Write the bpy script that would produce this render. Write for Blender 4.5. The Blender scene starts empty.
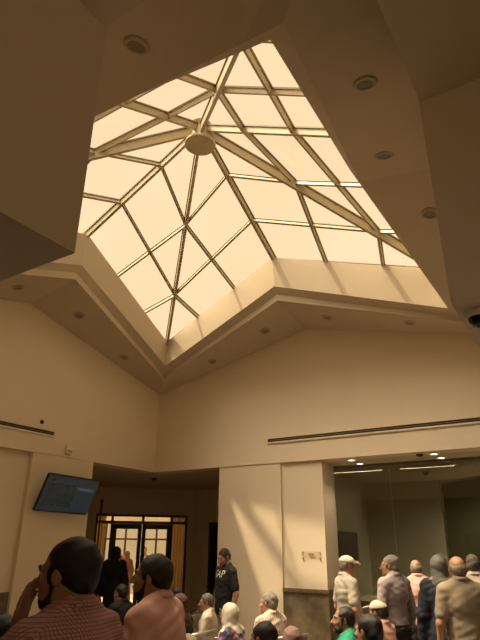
import bpy, bmesh, math, random
import numpy as np
from mathutils import Vector, Matrix
from mathutils.bvhtree import BVHTree
random.seed(4)
SC = bpy.context.scene
COL = SC.collection
EYE = 1.75
# ------------------------------------------------------------------ camera
cam = bpy.data.cameras.new('camera'); camo = bpy.data.objects.new('camera', cam); COL.objects.link(camo)
cam.sensor_fit = 'VERTICAL'; cam.sensor_height = 36.0; cam.sensor_width = 27.0
cam.lens = 536.7 / 640 * 36.0
cam.clip_start = 0.05; cam.clip_end = 300
YAW, PITCH, ROLL = 0.5660, 0.3978, 0.00948
fw = Vector((-math.sin(YAW)*math.cos(PITCH), math.cos(YAW)*math.cos(PITCH), math.sin(PITCH)))
r0 = Vector((math.cos(YAW), math.sin(YAW), 0)); u0 = r0.cross(fw)
rt = math.cos(ROLL)*r0 + math.sin(ROLL)*u0; up = -math.sin(ROLL)*r0 + math.cos(ROLL)*u0
m = Matrix((rt, up, -fw)).transposed().to_4x4(); m.translation = (0, 0, EYE)
camo.matrix_world = m
SC.camera = camo
# ------------------------------------------------------------------ world, sun, exposure
AUREOLE = 13.0
W = bpy.data.worlds.new('hazy_sky'); SC.world = W; W.use_nodes = True
nt = W.node_tree; nt.nodes.clear()
wo = nt.nodes.new('ShaderNodeOutputWorld'); bg = nt.nodes.new('ShaderNodeBackground')
tc = nt.nodes.new('ShaderNodeTexCoord'); nz = nt.nodes.new('ShaderNodeTexNoise'); cr = nt.nodes.new('ShaderNodeValToRGB')
nz.inputs['Scale'].default_value = 2.2; nz.inputs['Detail'].default_value = 3
cr.color_ramp.elements[0].position = .3; cr.color_ramp.elements[0].color = (1.0, .69, .40, 1)
cr.color_ramp.elements[1].position = .75; cr.color_ramp.elements[1].color = (1.0, .79, .50, 1)
nt.links.new(tc.outputs['Generated'], nz.inputs['Vector']); nt.links.new(nz.outputs['Fac'], cr.inputs['Fac'])
# a hazy sky is far brighter round the sun
SUN_DIR = Vector((.34, .305, -1)).normalized()
vm = nt.nodes.new('ShaderNodeVectorMath'); vm.operation = 'DOT_PRODUCT'; vm.inputs[1].default_value = -SUN_DIR
nt.links.new(tc.outputs['Generated'], vm.inputs[0])
mr = nt.nodes.new('ShaderNodeMapRange'); mr.inputs['From Min'].default_value = .76; mr.inputs['From Max'].default_value = 1.0; mr.inputs['To Max'].default_value = AUREOLE; mr.interpolation_type = 'SMOOTHSTEP'
nt.links.new(vm.outputs['Value'], mr.inputs['Value'])
vs = nt.nodes.new('ShaderNodeVectorMath'); vs.operation = 'SCALE'; vs.inputs[0].default_value = (1.0, .83, .60); nt.links.new(mr.outputs['Result'], vs.inputs['Scale'])
va = nt.nodes.new('ShaderNodeVectorMath'); va.operation = 'ADD'; nt.links.new(cr.outputs['Color'], va.inputs[0]); nt.links.new(vs.outputs['Vector'], va.inputs[1])
nt.links.new(va.outputs['Vector'], bg.inputs['Color']); nt.links.new(bg.outputs[0], wo.inputs['Surface'])
bg.inputs['Strength'].default_value = 1.08
sun = bpy.data.lights.new('sun', 'SUN'); sun.energy = 6.0; sun.angle = math.radians(1.5); sun.color = (1, .81, .54)
suno = bpy.data.objects.new('sun', sun); COL.objects.link(suno)
suno.rotation_euler = SUN_DIR.to_track_quat('-Z', 'Y').to_euler(); suno.location = (-6, 2, 20)
SC.view_settings.view_transform = 'Standard'; SC.view_settings.look = 'None'
SC.view_settings.exposure = 0.0; SC.view_settings.gamma = 1.0; SC.view_settings.use_curve_mapping = False
SC.cycles.max_bounces = 12; SC.cycles.diffuse_bounces = 8; SC.cycles.transparent_max_bounces = 16
SC.cycles.use_denoising = True

# ------------------------------------------------------------------ materials
def mat(name, col, rough=.6, metal=0., noise=0., nscale=8., bump=0., bscale=60., emit=None, estr=0., spec=.5):
    M = bpy.data.materials.new(name); M.use_nodes = True
    t = M.node_tree; b = t.nodes['Principled BSDF']
    b.inputs['Base Color'].default_value = (*col, 1); b.inputs['Roughness'].default_value = rough
    b.inputs['Metallic'].default_value = metal; b.inputs['Specular IOR Level'].default_value = spec
    c = t.nodes.new('ShaderNodeTexCoord')
    if noise:
        n = t.nodes.new('ShaderNodeTexNoise'); n.inputs['Scale'].default_value = nscale; n.inputs['Detail'].default_value = 4
        r = t.nodes.new('ShaderNodeValToRGB')
        r.color_ramp.elements[0].position = .3; r.color_ramp.elements[1].position = .7
        r.color_ramp.elements[0].color = (*[x*(1-noise) for x in col], 1); r.color_ramp.elements[1].color = (*[min(1, x*(1+noise)) for x in col], 1)
        t.links.new(c.outputs['Object'], n.inputs['Vector']); t.links.new(n.outputs['Fac'], r.inputs['Fac']); t.links.new(r.outputs['Color'], b.inputs['Base Color'])
    if bump:
        n2 = t.nodes.new('ShaderNodeTexNoise'); n2.inputs['Scale'].default_value = bscale; n2.inputs['Detail'].default_value = 3
        bp = t.nodes.new('ShaderNodeBump'); bp.inputs['Strength'].default_value = bump; bp.inputs['Distance'].default_value = .01
        t.links.new(c.outputs['Object'], n2.inputs['Vector']); t.links.new(n2.outputs['Fac'], bp.inputs['Height']); t.links.new(bp.outputs['Normal'], b.inputs['Normal'])
    if emit:
        b.inputs['Emission Color'].default_value = (*emit, 1); b.inputs['Emission Strength'].default_value = estr
    return M
def glass_mat(name, tint, refl=.06, rough=0.02, fres=.3):
    M = bpy.data.materials.new(name); M.use_nodes = True; t = M.node_tree; t.nodes.clear()
    o = t.nodes.new('ShaderNodeOutputMaterial'); mx = t.nodes.new('ShaderNodeMixShader'); tr = t.nodes.new('ShaderNodeBsdfTransparent'); gl = t.nodes.new('ShaderNodeBsdfGlossy')
    lw = t.nodes.new('ShaderNodeLayerWeight'); lw.inputs['Blend'].default_value = .25; mt = t.nodes.new('ShaderNodeMath'); mt.operation = 'MULTIPLY'; mt.inputs[1].default_value = fres
    ad = t.nodes.new('ShaderNodeMath'); ad.operation = 'ADD'; ad.inputs[1].default_value = refl
    tr.inputs['Color'].default_value = (*tint, 1); gl.inputs['Roughness'].default_value = rough
    t.links.new(lw.outputs['Fresnel'], mt.inputs[0]); t.links.new(mt.outputs[0], ad.inputs[0]); t.links.new(ad.outputs[0], mx.inputs['Fac'])
    t.links.new(tr.outputs[0], mx.inputs[1]); t.links.new(gl.outputs[0], mx.inputs[2]); t.links.new(mx.outputs[0], o.inputs['Surface'])
    return M
def check_mat(name, base, line, pitch, duty=.3, amount=.8):
    """woven check: lines along height and around the body, from object coordinates"""
    M = mat(name, base, .85, bump=.3, bscale=400); t = M.node_tree; b = t.nodes['Principled BSDF']
    c = t.nodes.new('ShaderNodeTexCoord'); s = t.nodes.new('ShaderNodeSeparateXYZ'); t.links.new(c.outputs['Object'], s.inputs[0])
    def stripe(sock):
        a = t.nodes.new('ShaderNodeMath'); a.operation = 'DIVIDE'; a.inputs[1].default_value = pitch; t.links.new(sock, a.inputs[0])
        f = t.nodes.new('ShaderNodeMath'); f.operation = 'FRACT'; t.links.new(a.outputs[0], f.inputs[0])
        l = t.nodes.new('ShaderNodeMath'); l.operation = 'LESS_THAN'; l.inputs[1].default_value = duty; t.links.new(f.outputs[0], l.inputs[0]); return l.outputs[0]
    ad = t.nodes.new('ShaderNodeMath'); ad.operation = 'ADD'; t.links.new(s.outputs['X'], ad.inputs[0]); t.links.new(s.outputs['Y'], ad.inputs[1])
    mx = t.nodes.new('ShaderNodeMath'); mx.operation = 'MAXIMUM'; t.links.new(stripe(s.outputs['Z']), mx.inputs[0]); t.links.new(stripe(ad.outputs[0]), mx.inputs[1])
    m2 = t.nodes.new('ShaderNodeMath'); m2.operation = 'MULTIPLY'; m2.inputs[1].default_value = amount; t.links.new(mx.outputs[0], m2.inputs[0])
    mc = t.nodes.new('ShaderNodeMix'); mc.data_type = 'RGBA'; t.links.new(m2.outputs[0], mc.inputs['Factor'])
    mc.inputs['A'].default_value = (*base, 1); mc.inputs['B'].default_value = (*line, 1); t.links.new(mc.outputs['Result'], b.inputs['Base Color'])
    return M
def stripe_mat(name, base, line, pitch, axis='X', duty=.25):
    M = mat(name, base, .85, bump=.2, bscale=300); t = M.node_tree; b = t.nodes['Principled BSDF']
    c = t.nodes.new('ShaderNodeTexCoord'); s = t.nodes.new('ShaderNodeSeparateXYZ'); t.links.new(c.outputs['Object'], s.inputs[0])
    a = t.nodes.new('ShaderNodeMath'); a.operation = 'DIVIDE'; a.inputs[1].default_value = pitch; t.links.new(s.outputs[axis], a.inputs[0])
    f = t.nodes.new('ShaderNodeMath'); f.operation = 'FRACT'; t.links.new(a.outputs[0], f.inputs[0])
    l = t.nodes.new('ShaderNodeMath'); l.operation = 'LESS_THAN'; l.inputs[1].default_value = duty; t.links.new(f.outputs[0], l.inputs[0])
    mc = t.nodes.new('ShaderNodeMix'); mc.data_type = 'RGBA'; t.links.new(l.outputs[0], mc.inputs['Factor'])
    mc.inputs['A'].default_value = (*base, 1); mc.inputs['B'].default_value = (*line, 1); t.links.new(mc.outputs['Result'], b.inputs['Base Color'])
    return M
def patch_mat(name, cols, scale):
    M = mat(name, cols[0], .85); t = M.node_tree; b = t.nodes['Principled BSDF']
    c = t.nodes.new('ShaderNodeTexCoord'); v = t.nodes.new('ShaderNodeTexVoronoi'); v.inputs['Scale'].default_value = scale
    r = t.nodes.new('ShaderNodeValToRGB'); r.color_ramp.interpolation = 'CONSTANT'
    while len(r.color_ramp.elements) < len(cols): r.color_ramp.elements.new(.5)
    for i, k in enumerate(cols):
        r.color_ramp.elements[i].position = i/len(cols); r.color_ramp.elements[i].color = (*k, 1)
    s = t.nodes.new('ShaderNodeSeparateColor'); t.links.new(c.outputs['Object'], v.inputs['Vector']); t.links.new(v.outputs['Color'], s.inputs[0])
    t.links.new(s.outputs[0], r.inputs['Fac']); t.links.new(r.outputs['Color'], b.inputs['Base Color']); return M

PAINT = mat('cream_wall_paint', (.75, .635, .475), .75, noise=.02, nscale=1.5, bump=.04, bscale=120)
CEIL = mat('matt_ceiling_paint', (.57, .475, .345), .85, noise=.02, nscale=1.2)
NOTCH = mat('beige_paint', (.68, .575, .445), .85, noise=.02, nscale=1.2)
FLOOR = mat('polished_stone_floor', (.27, .235, .185), .3, noise=.08, nscale=3)
GRANITE = mat('brown_granite', (.15, .115, .07), .35, noise=.3, nscale=9)
GRCAP = mat('granite_cap', (.33, .26, .17), .3, noise=.25, nscale=30)
FRAME = mat('champagne_painted_aluminium', (.38, .31, .18), .45, noise=.03, nscale=6)
FRAMED = mat('bronze_gasket', (.16, .12, .065), .6, noise=.1, nscale=20)
SKYGLASS = glass_mat('skylight_glass', (.97, .96, .94), .0, .02, .04)
ROOMGLASS = glass_mat('green_tinted_glass', (.79, .78, .70), .05)
DOORGLASS = glass_mat('door_glass', (.88, .86, .80), .03)
DARKWOOD = mat('dark_bronze_door_frame', (.045, .03, .02), .45, noise=.2, nscale=10)
SLOT = mat('dark_slot', (.035, .028, .02), .7, noise=.2, nscale=30)
WHITEP = mat('white_plastic', (.78, .70, .56), .5, noise=.03, nscale=15)
GREYM = mat('grey_metal', (.42, .40, .36), .35, .8, noise=.1, nscale=30)
STEEL = mat('brushed_steel', (.62, .6, .55), .3, .9, noise=.06, nscale=40)
BLACKP = mat('black_plastic', (.02, .02, .02), .4, noise=.2, nscale=30)
LENS = mat('downlight_lens_off', (.22, .19, .13), .35, noise=.1, nscale=30)
RING = mat('downlight_ring', (.42, .36, .25), .45, noise=.05, nscale=30)
LAMPON = mat('downlight_lens_lit', (.9, .85, .7), .5, emit=(1, .9, .68), estr=9)
GREENWALL = mat('grey_green_room_paint', (.56, .53, .44), .8, noise=.04, nscale=2)
CURTAIN = mat('tan_curtain_cloth', (.50, .36, .18), .9, noise=.12, nscale=14)
_t = CURTAIN.node_tree; _o = _t.nodes['Material Output']; _p = _t.nodes['Principled BSDF']; _x = _t.nodes.new('ShaderNodeMixShader'); _x.inputs['Fac'].default_value = .55
_l = _t.nodes.new('ShaderNodeBsdfTranslucent'); _l.inputs['Color'].default_value = (.62,.44,.20,1)
_t.links.new(_p.outputs[0], _x.inputs[1]); _t.links.new(_l.outputs[0], _x.inputs[2]); _t.links.new(_x.outputs[0], _o.inputs['Surface'])
REDM = mat('dark_red_lacquer', (.16, .03, .02), .5, noise=.1, nscale=20)
REDCLOTH = mat('dark_red_cloth', (.24, .03, .02), .9, noise=.2, nscale=12)

# ------------------------------------------------------------------ mesh helpers
def link(name, me, M, parent=None, smooth=False, loc=None):
    o = bpy.data.objects.new(name, me); COL.objects.link(o)
    if M is not None: me.materials.append(M)
    if smooth:
        me.polygons.foreach_set('use_smooth', [True]*len(me.polygons))
    if loc is not None: o.location = loc
    if parent is not None: o.parent = parent
    return o
class MB:
    def __init__(s): s.bm = bmesh.new()
    def poly(s, pts, faces):
        v = [s.bm.verts.new(p) for p in pts]
        for f in faces:
            try: s.bm.faces.new([v[i] for i in f])
            except ValueError: pass
        return s
    def box(s, a, b):
        x0, y0, z0 = a; x1, y1, z1 = b
        return s.poly([(x0,y0,z0),(x1,y0,z0),(x1,y1,z0),(x0,y1,z0),(x0,y0,z1),(x1,y0,z1),(x1,y1,z1),(x0,y1,z1)],
                      [(0,3,2,1),(4,5,6,7),(0,1,5,4),(1,2,6,5),(2,3,7,6),(3,0,4,7)])
    def bar(s, p, q, w, h, upv=(0,0,1), off=0.):
        """box beam from p to q, width w across, height h along upv, shifted off along upv"""
        p = Vector(p); q = Vector(q); d = (q-p).normalized(); x = d.cross(Vector(upv)).normalized(); u = x.cross(d)
        P = []
        for e in (p, q):
            for sx, sz in ((-1,-1),(1,-1),(1,1),(-1,1)):
                P.append(e + x*sx*w/2 + u*(sz*h/2+off))
        return s.poly(P, [(0,1,2,3),(7,6,5,4),(0,4,5,1),(1,5,6,2),(2,6,7,3),(3,7,4,0)])
    def tube(s, pts, r, n=10, cap=True):
        pts = [Vector(p) for p in pts]; rings = []
        rr = r if isinstance(r, (list, tuple)) else [r]*len(pts)
        for i, p in enumerate(pts):
            d = (pts[min(i+1, len(pts)-1)] - pts[max(i-1, 0)]).normalized()
            a = Vector((0,0,1)) if abs(d.z) < .9 else Vector((1,0,0))
            x = d.cross(a).normalized(); y = d.cross(x)
            rings.append([s.bm.verts.new(p + (x*math.cos(t*2*math.pi/n) + y*math.sin(t*2*math.pi/n))*rr[i]) for t in range(n)])
        for a, b in zip(rings, rings[1:]):
            for k in range(n): s.bm.faces.new((a[k], a[(k+1)%n], b[(k+1)%n], b[k]))
        if cap:
            s.bm.faces.new(list(reversed(rings[0]))); s.bm.faces.new(rings[-1])
        return s
    def lathe(s, prof, n=24, c=(0,0,0), ax=None):
        """prof: list of (r,z); turned about the z axis, or about ax"""
        Q = Vector((0,0,1)).rotation_difference(Vector(ax)).to_matrix() if ax is not None else Matrix.Identity(3)
        rings = []
        for r, z in prof:
            if r < 1e-6: rings.append([s.bm.verts.new(Q @ Vector((0,0,z)) + Vector(c))])
            else: rings.append([s.bm.verts.new(Q @ Vector((r*math.cos(t*2*math.pi/n), r*math.sin(t*2*math.pi/n), z)) + Vector(c)) for t in range(n)])
        for a, b in zip(rings, rings[1:]):
            for k in range(n):
                k2 = (k+1) % n
                f = [a[0], b[k2], b[k]] if len(a) == 1 else ([a[k], a[k2], b[0]] if len(b) == 1 else [a[k], a[k2], b[k2], b[k]])
                s.bm.faces.new(f)
        return s
    def bevel(s, w, seg=2):
        bmesh.ops.bevel(s.bm, geom=list(s.bm.edges), offset=w, segments=seg, affect='EDGES', clamp_overlap=True); return s
    def xform(s, M):
        s.bm.transform(M); return s
    def build(s, name, M, parent=None, smooth=False, loc=None):
        bmesh.ops.recalc_face_normals(s.bm, faces=s.bm.faces)
        me = bpy.data.meshes.new(name); s.bm.to_mesh(me); s.bm.free()
        return link(name, me, M, parent, smooth, loc)
def tag(o, label=None, cat=None, group=None, kind=None):
    if label: o['label'] = label
    if cat: o['category'] = cat
    if group: o['group'] = group
    if kind: o['kind'] = kind
    return o
def struct(o, label, cat): return tag(o, label, cat, kind='structure')
def empty(name, loc, rz=0.):
    o = bpy.data.objects.new(name, None); COL.objects.link(o); o.location = loc; o.rotation_euler = (0,0,rz); o.empty_display_size = .1
    return o
def dup(root):
    r = root.copy(); COL.objects.link(r)
    for ch in list(root.children):
        c = ch.copy(); COL.objects.link(c); c.parent = r
        for g in list(ch.children):
            d = g.copy(); COL.objects.link(d); d.parent = c
    return r

# ------------------------------------------------------------------ atrium geometry
X0, X1, Y0, Y1 = -7.17, -0.51, 1.57, 8.23
L = 6.66; HD = 3.05; GC = 4.59; GP = 5.36; NZ = 4.57
CX, CY = (X0+X1)/2, (Y0+Y1)/2
def side_pt(side, u, d, z):
    if side == 'front': return (X0+u, Y1-d, z)        # corner A to B
    if side == 'right': return (X1-d, Y1-u, z)        # B to C
    if side == 'back': return (X1-u, Y0+d, z)         # C to D
    return (X0+d, Y0+u, z)                            # D to A
def prism(side, poly, d0, d1):
    n = len(poly); b = MB()
    b.poly([side_pt(side, u, d0, z) for u, z in poly] + [side_pt(side, u, d1, z) for u, z in poly],
           [tuple(range(n)), tuple(range(2*n-1, n-1, -1))] + [(i, (i+1) % n, n+(i+1) % n, n+i) for i in range(n)])
    return b
def gable(u): return GC + (GP-GC)*(min(u, L-u)/(L/2))
# floor
struct(MB().box((-12, -6, -.1), (5, 14, 0)).build('floor', FLOOR), 'polished stone floor of the waiting hall', 'floor')
# the two full gabled walls and the two cut ones
struct(prism('front', [(0,HD),(L,HD),(L,GC),(L/2,GP),(0,GC)], 0, -.3).build('wall_front', PAINT), 'cream gabled upper wall right of the far corner', 'wall')
struct(prism('left', [(0,HD),(L,HD),(L,GC),(L/2,GP),(0,GC)], 0, -.3).build('wall_left', PAINT), 'cream gabled upper wall left of the far corner', 'wall')
uc = X1+1.94
struct(prism('back', [(0,NZ+.02),(uc,NZ+.02),(uc,HD+.004),(L,HD+.004),(L,GC),(L/2,GP),(0,GC)], -.085, -.12).build('wall_back', PAINT), 'gabled upper wall over the near left side of the hall', 'wall')
ur = Y1-3.06
struct(prism('right', [(0,HD+.004),(ur,HD+.004),(ur,NZ+.02),(L,NZ+.02),(L,GC),(L/2,GP),(0,GC)], -.03, -.06).build('wall_right', PAINT), 'gabled upper wall over the near right side of the hall', 'wall')
struct(MB().box((-12, -6, HD), (-1.9, 1.49, NZ)).build('wall_bulkhead_left', NOTCH), 'deep plain bulkhead hanging at upper left', 'wall')
struct(MB().box((-.483, 3.03, HD), (5, 9.2, NZ)).build('wall_bulkhead_right', NOTCH), 'deep plain bulkhead hanging at right edge', 'wall')
b = MB(); z0, z1 = NZ, NZ+.25
b.box((-1.9, -6, z0), (5, 1.47, z1)); b.box((-.48, 1.47, z0), (5, 3.03, z1))
struct(b.build('ceiling_entry', NOTCH), 'flat dim ceiling over the near entry space', 'ceiling')
struct(MB().box((-12.2,-6.2,0),(-1.5,-6,NZ)).box((4.5,-6.2,0),(5,-6,NZ)).box((-1.5,-6.2,0),(4.5,-6,2.3)).box((-1.5,-6.2,4.2),(4.5,-6,NZ)).build('wall_rear', NOTCH), 'plain rear wall of the entry space with an opening for an added window', 'wall')
wr = empty('window_added_rear', (1.5,-6.1,0)); struct(wr, 'wide window added high in the unseen rear wall for light', 'window')  # unseen window, added to bring daylight into the entry space
f = MB()
for x in (-3,-1,1,2.94): f.box((x,-.05,2.3),(x+.06,.05,4.2))
f.box((-3,-.05,2.3),(3,.05,2.36)).box((-3,-.05,4.14),(3,.05,4.2)); f.build('window_frame', DARKWOOD, wr); MB().box((-2.95,-.005,2.35),(2.95,.005,4.15)).build('pane', DOORGLASS, wr)
struct(MB().box((5,-6.2,0),(5.2,-4.5,NZ)).box((5,2.5,0),(5.2,14,NZ)).box((5,-4.5,0),(5.2,2.5,2.0)).box((5,-4.5,4.2),(5.2,2.5,NZ)).build('wall_side', NOTCH), 'plain side wall of the entry space with an opening for an added window', 'wall')
wr = empty('window_added_side', (5.1,-1,0)); struct(wr, 'wide window added high in the unseen side wall for light', 'window')  # added out of view so side light reaches the left bulkhead
f = MB()
for y in (-3.5,-1.2,1.1,3.44): f.box((-.05,y,2.0),(.05,y+.06,4.2))
f.box((-.05,-3.5,2.0),(.05,3.5,2.06)).box((-.05,-3.5,4.14),(.05,3.5,4.2)); f.build('window_frame', DARKWOOD, wr); MB().box((-.005,-3.45,2.05),(.005,3.45,4.15)).build('pane', DOORGLASS, wr)
struct(MB().box((-12,-6,0),(5,1.5,.004)).build('floor_added_dark', mat('added_dark_layer', (.07,.055,.04), .95, noise=.2, nscale=60, bump=.3, bscale=300)), 'unseen dark floor layer added to cut bounced light in the entry space', 'floor')  # dark layer added out of view to keep the bulkhead underside dark
# star shaped tray soffit and skylight upstand, one closed section swept round eight stations
PC = [(0,GC),(.53,4.71),(.53,4.79),(.73,4.90),(.76,5.36),(.60,5.36),(-.3,4.9)]
PM = [(0,GP),(1.03,5.53),(1.03,5.64),(1.13,5.75),(1.18,6.28),(1.00,6.28),(-.3,5.7)]
NP = len(PC)
CR = [0, .15, .22, .15]                          # the upstand stands a little higher away from the far corner
def corner_pt(i, d, z):
    return [(X0+d, Y1-d, z), (X1-d, Y1-d, z), (X1-d, Y0+d, z), (X0+d, Y0+d, z)][i]
def mid_pt(i, d, z):
    return [(CX, Y1-d, z), (X1-d, CY, z), (CX, Y0+d, z), (X0+d, CY, z)][i]
bb = MB(); ST = []; V = []; KS = 8
for i in range(4):
    ST.append([Vector(corner_pt(i, d, z+(CR[i] if 4 <= k <= 5 else 0))) for k, (d, z) in enumerate(PC)]); ST.append([Vector(mid_pt(i, *p)) for p in PM])
for i in range(8):
    a, c = ST[i], ST[(i+1) % 8]
    for q in range(KS): V.append([bb.bm.verts.new(x.lerp(y, q/KS)) for x, y in zip(a, c)])
for i in range(len(V)):
    a, c = V[i], V[(i+1) % len(V)]
    for k in range(NP):
        k2 = (k+1) % NP; bb.bm.faces.new((a[k], a[k2], c[k2], c[k]))
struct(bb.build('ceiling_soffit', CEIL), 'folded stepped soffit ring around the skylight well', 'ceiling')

# ------------------------------------------------------------------ skylight
HUBZ = 5.72 + EYE
hub = Vector((CX, CY+.02, HUBZ))
TC = [Vector(corner_pt(i, .68, 5.375+CR[i])) for i in range(4)]; TM = [Vector(mid_pt(i, 1.09, 6.295)) for i in range(4)]
sky = empty('window_1', (CX, CY, 0)); struct(sky, 'star shaped pyramidal glass skylight with champagne glazing bars', 'skylight')
so = Vector((CX, CY, 0))
def mullion(p, q, n, w, h, name):
    """a glazing bar under the glass: pale stem, dark gasket flange, pale cap"""
    p = p-so; q = q-so
    o = MB().bar(p, q, w*.62, h, n, -h/2).build(name, FRAME, sky)
    g = MB().bar(p, q, w, .022, n, .008).build('gasket', FRAMED, o)
    return o
for i in range(4):
    for j in (0, 1):                              # each gable half: hub, mid i, and the corner on either side
        C = TC[i] if j == 0 else TC[(i+1) % 4]; Mi = TM[i]
        n = (Mi-hub).cross(C-hub).normalized()
        if n.z < 0: n = -n
        V1, V2 = hub.lerp(C, .385), hub.lerp(C, .722); R1, R2 = hub.lerp(Mi, .33), hub.lerp(Mi, .67)
        E1, E2 = Mi.lerp(C, 1/3), Mi.lerp(C, 2/3)
        for a, c in ((V1, E1), (V2, E2), (R1, V1), (R2, V2)):
            mullion(a, c, n, .054, .06, 'glazing_bar')
        mullion(Mi, C, n, .05, .03, 'edge_bar')
        g = MB().poly([hub-so+n*.02, Mi-so+n*.02, C-so+n*.02], [(0,1,2)]).build('glass_pane', SKYGLASS, sky)
for i in range(4):
    mullion(hub, TM[i], Vector((0,0,1)), .075, .09, 'ridge_rafter')
    mullion(hub, TC[i], Vector((0,0,1)), .075, .13, 'valley_rafter')
MB().lathe([(0,-.37),(.215,-.37),(.225,-.36),(.225,-.33),(.15,-.32),(.12,-.02),(.16,0),(0,.03)], 40).build('hub_disc', FRAME, sky, smooth=False, loc=hub-so)

# ------------------------------------------------------------------ lower zone
b = MB(); b.box((-12, 6.65, HD), (X0-.3, 14, HD+.15)); b.box((X0-.3, Y1+.3, HD), (5, 14, HD+.15)); b.box((X0-.3,6.65,HD+.01),(X0-.02,Y1+.3,HD+.15)); b.box((X0-.02,Y1+.02,HD+.01),(5,Y1+.3,HD+.15))
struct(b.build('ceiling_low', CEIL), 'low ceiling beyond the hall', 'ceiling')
struct(MB().box((-7.6, -6, 0), (-7.26, 5.41, HD)).build('wall_left_lower', PAINT), 'cream lower wall at far left', 'wall')
struct(MB().box((-7.26, -6, 0), (-7.235, 5.41, 1.12)).build('trim_1', GRANITE), 'brown granite dado on the far left wall', 'dado')
struct(MB().box((-7.9, 5.41, 0), (X0-.01, 6.65, HD)).build('wall_pillar_left', PAINT), 'cream pillar carrying the television', 'wall')
struct(MB().box((-5.65, Y1+.015, 0), (-4.40, 9.1, HD)).build('wall_pillar_center', PAINT), 'cream pilaster left half of the broad column', 'wall')
struct(MB().poly([(x,y,z) for z in (0,HD) for x,y in ((-4.40,Y1+.05),(-3.66,Y1+.05),(-3.80,9.1),(-4.40,9.1))], [(0,3,2,1),(4,5,6,7),(0,1,5,4),(1,2,6,5),(2,3,7,6),(3,0,4,7)]).build('wall_pillar_right', PAINT), 'cream column half carrying the small plaque', 'wall')
struct(MB().box((-4.40, Y1+.02, 0), (-3.64, 8.9, 1.10)).box((-4.40, Y1, 1.10), (-3.62, 8.9, 1.15)).build('trim_2', GRANITE), 'brown granite dado on the column', 'dado')
struct(MB().box((-3.80, 8.98, 0), (5, 9.18, .98)).build('wall_counter', GRANITE), 'brown granite wall under the glass partition', 'wall')
struct(MB().box((-3.80, 8.90, .98), (5, 9.20, 1.03)).build('trim_3', GRCAP), 'granite sill of the glass partition', 'sill')
# recess with the diagonal glazed doors
S2 = math.sqrt(.5)
DO = Vector((-10.28, 9.80, 0)); DD = Vector((S2, S2, 0)); DN = Vector((S2, -S2, 0)); DL = 2.22; DH = 2.43
Mdiag = Matrix(((S2, -S2, 0, DO.x), (S2, S2, 0, DO.y), (0,0,1,0), (0,0,0,1)))      # local x along the wall, y away from the hall
def drot(b): return b.xform(Mdiag)
b = MB(); b.box((-1.5,0,0),(0,.2,HD)); b.box((0,0,DH),(DL,.2,HD)); b.box((DL,0,0),(DL+.2,.2,HD))
struct(drot(b).build('wall_diagonal', PAINT), 'dim diagonal wall holding the glazed doors', 'wall')
struct(MB().box((-11.4, 6.4, 0), (-7.9, 6.65, HD)).build('wall_recess_near', PAINT), 'side wall of the dim recess', 'wall')
struct(MB().box((-11.6, 6.4, 0), (-11.35, 8.9, HD)).build('wall_recess_left', PAINT), 'end wall of the dim recess', 'wall')
struct(MB().box((-8.62, 11.47, 0), (-4.4, 11.7, HD)).build('wall_recess_right', PAINT), 'dim wall right of the glazed doors', 'wall')
struct(MB().box((-4.6, 9.1, 0), (-4.33, 12.1, HD)).build('wall_room_left', GREENWALL), 'left wall inside the glazed room', 'wall')
struct(MB().box((-4.6, 12.1, 0), (5, 12.3, HD)).build('wall_room_back', GREENWALL), 'grey green back wall inside the glazed room', 'wall')

# glazed entrance doors
dw = empty('door_1', DO, math.radians(45)); struct(dw, 'dark framed double glass doors with transom lights and side lights', 'door')
f = MB(); t = .06
for x in (0, .36, 1.10, 1.80, DL-.05):
    f.box((x, .04, 2.25 if x == 1.10 else 0), (x+(.05 if x in (0, DL-.05) else t), .14, DH))
f.box((0,.04,DH-.05),(DL,.14,DH)); f.box((0,.04,2.22),(DL,.14,2.28)); f.box((0,.04,0),(.36,.14,.12)); f.box((1.8,.04,0),(DL,.14,.12))
f.build('door_frame', DARKWOOD, dw)
for k, x in enumerate((.42, 1.12)):
    l = MB(); w = .69
    l.box((x,.05,0),(x+.09,.12,2.21)); l.box((x+w-.085,.05,0),(x+w,.12,2.21)); l.box((x,.05,2.10),(x+w,.12,2.21)); l.box((x,.05,0),(x+w,.12,.22))
    leaf = l.build('door_leaf', DARKWOOD, dw)
    MB().box((x+.085,.08,.2),(x+w-.08,.09,2.11)).build('pane', DOORGLASS, leaf)
    hx = x+w-.04 if k == 0 else x+.045
    MB().tube([(hx,.02,.85),(hx,0,.9),(hx,0,1.25),(hx,.02,1.3)], .014).build('handle', BLACKP, leaf)
MB().box((.05,.08,2.28),(DL-.05,.09,DH-.05)).build('transom_pane', DOORGLASS, dw)
MB().box((.05,.08,.12),(.36,.09,2.22)).build('side_pane', DOORGLASS, dw); MB().box((1.86,.08,.12),(DL-.05,.09,2.22)).build('side_pane', DOORGLASS, dw)
def curtain(name, x0, x1, label, n=7, y=.32):
    b = MB(); N = n*8; P = []
    for i in range(N+1):
        x = x0+(x1-x0)*i/N
        P.append((x, y+.035*math.sin(i/N*n*2*math.pi)+.012*math.sin(i*1.7)))
    top = [b.bm.verts.new((x, yy, 2.40)) for x, yy in P]; bot = [b.bm.verts.new((x+.01*math.sin(x*30), yy*1.0+.01*math.sin(x*9), .04)) for x, yy in P]
    for i in range(N): b.bm.faces.new((top[i], top[i+1], bot[i+1], bot[i]))
    o = b.build(name, CURTAIN, smooth=True); o.location = DO; o.rotation_euler = (0,0,math.radians(45))
    h = MB().tube([(x0-.03,y,2.41),(x1+.03,y,2.41)], .014).build('curtain_rail', DARKWOOD, o)
    return tag(o, label, 'curtain', 'curtains behind the door side lights')
curtain('curtain', 1.82, 2.26, 'tan curtain behind the right side light of the glass doors', 6)
curtain('curtain', -.02, .24, 'tan curtain behind the left side light of the glass doors', 4)
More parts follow.
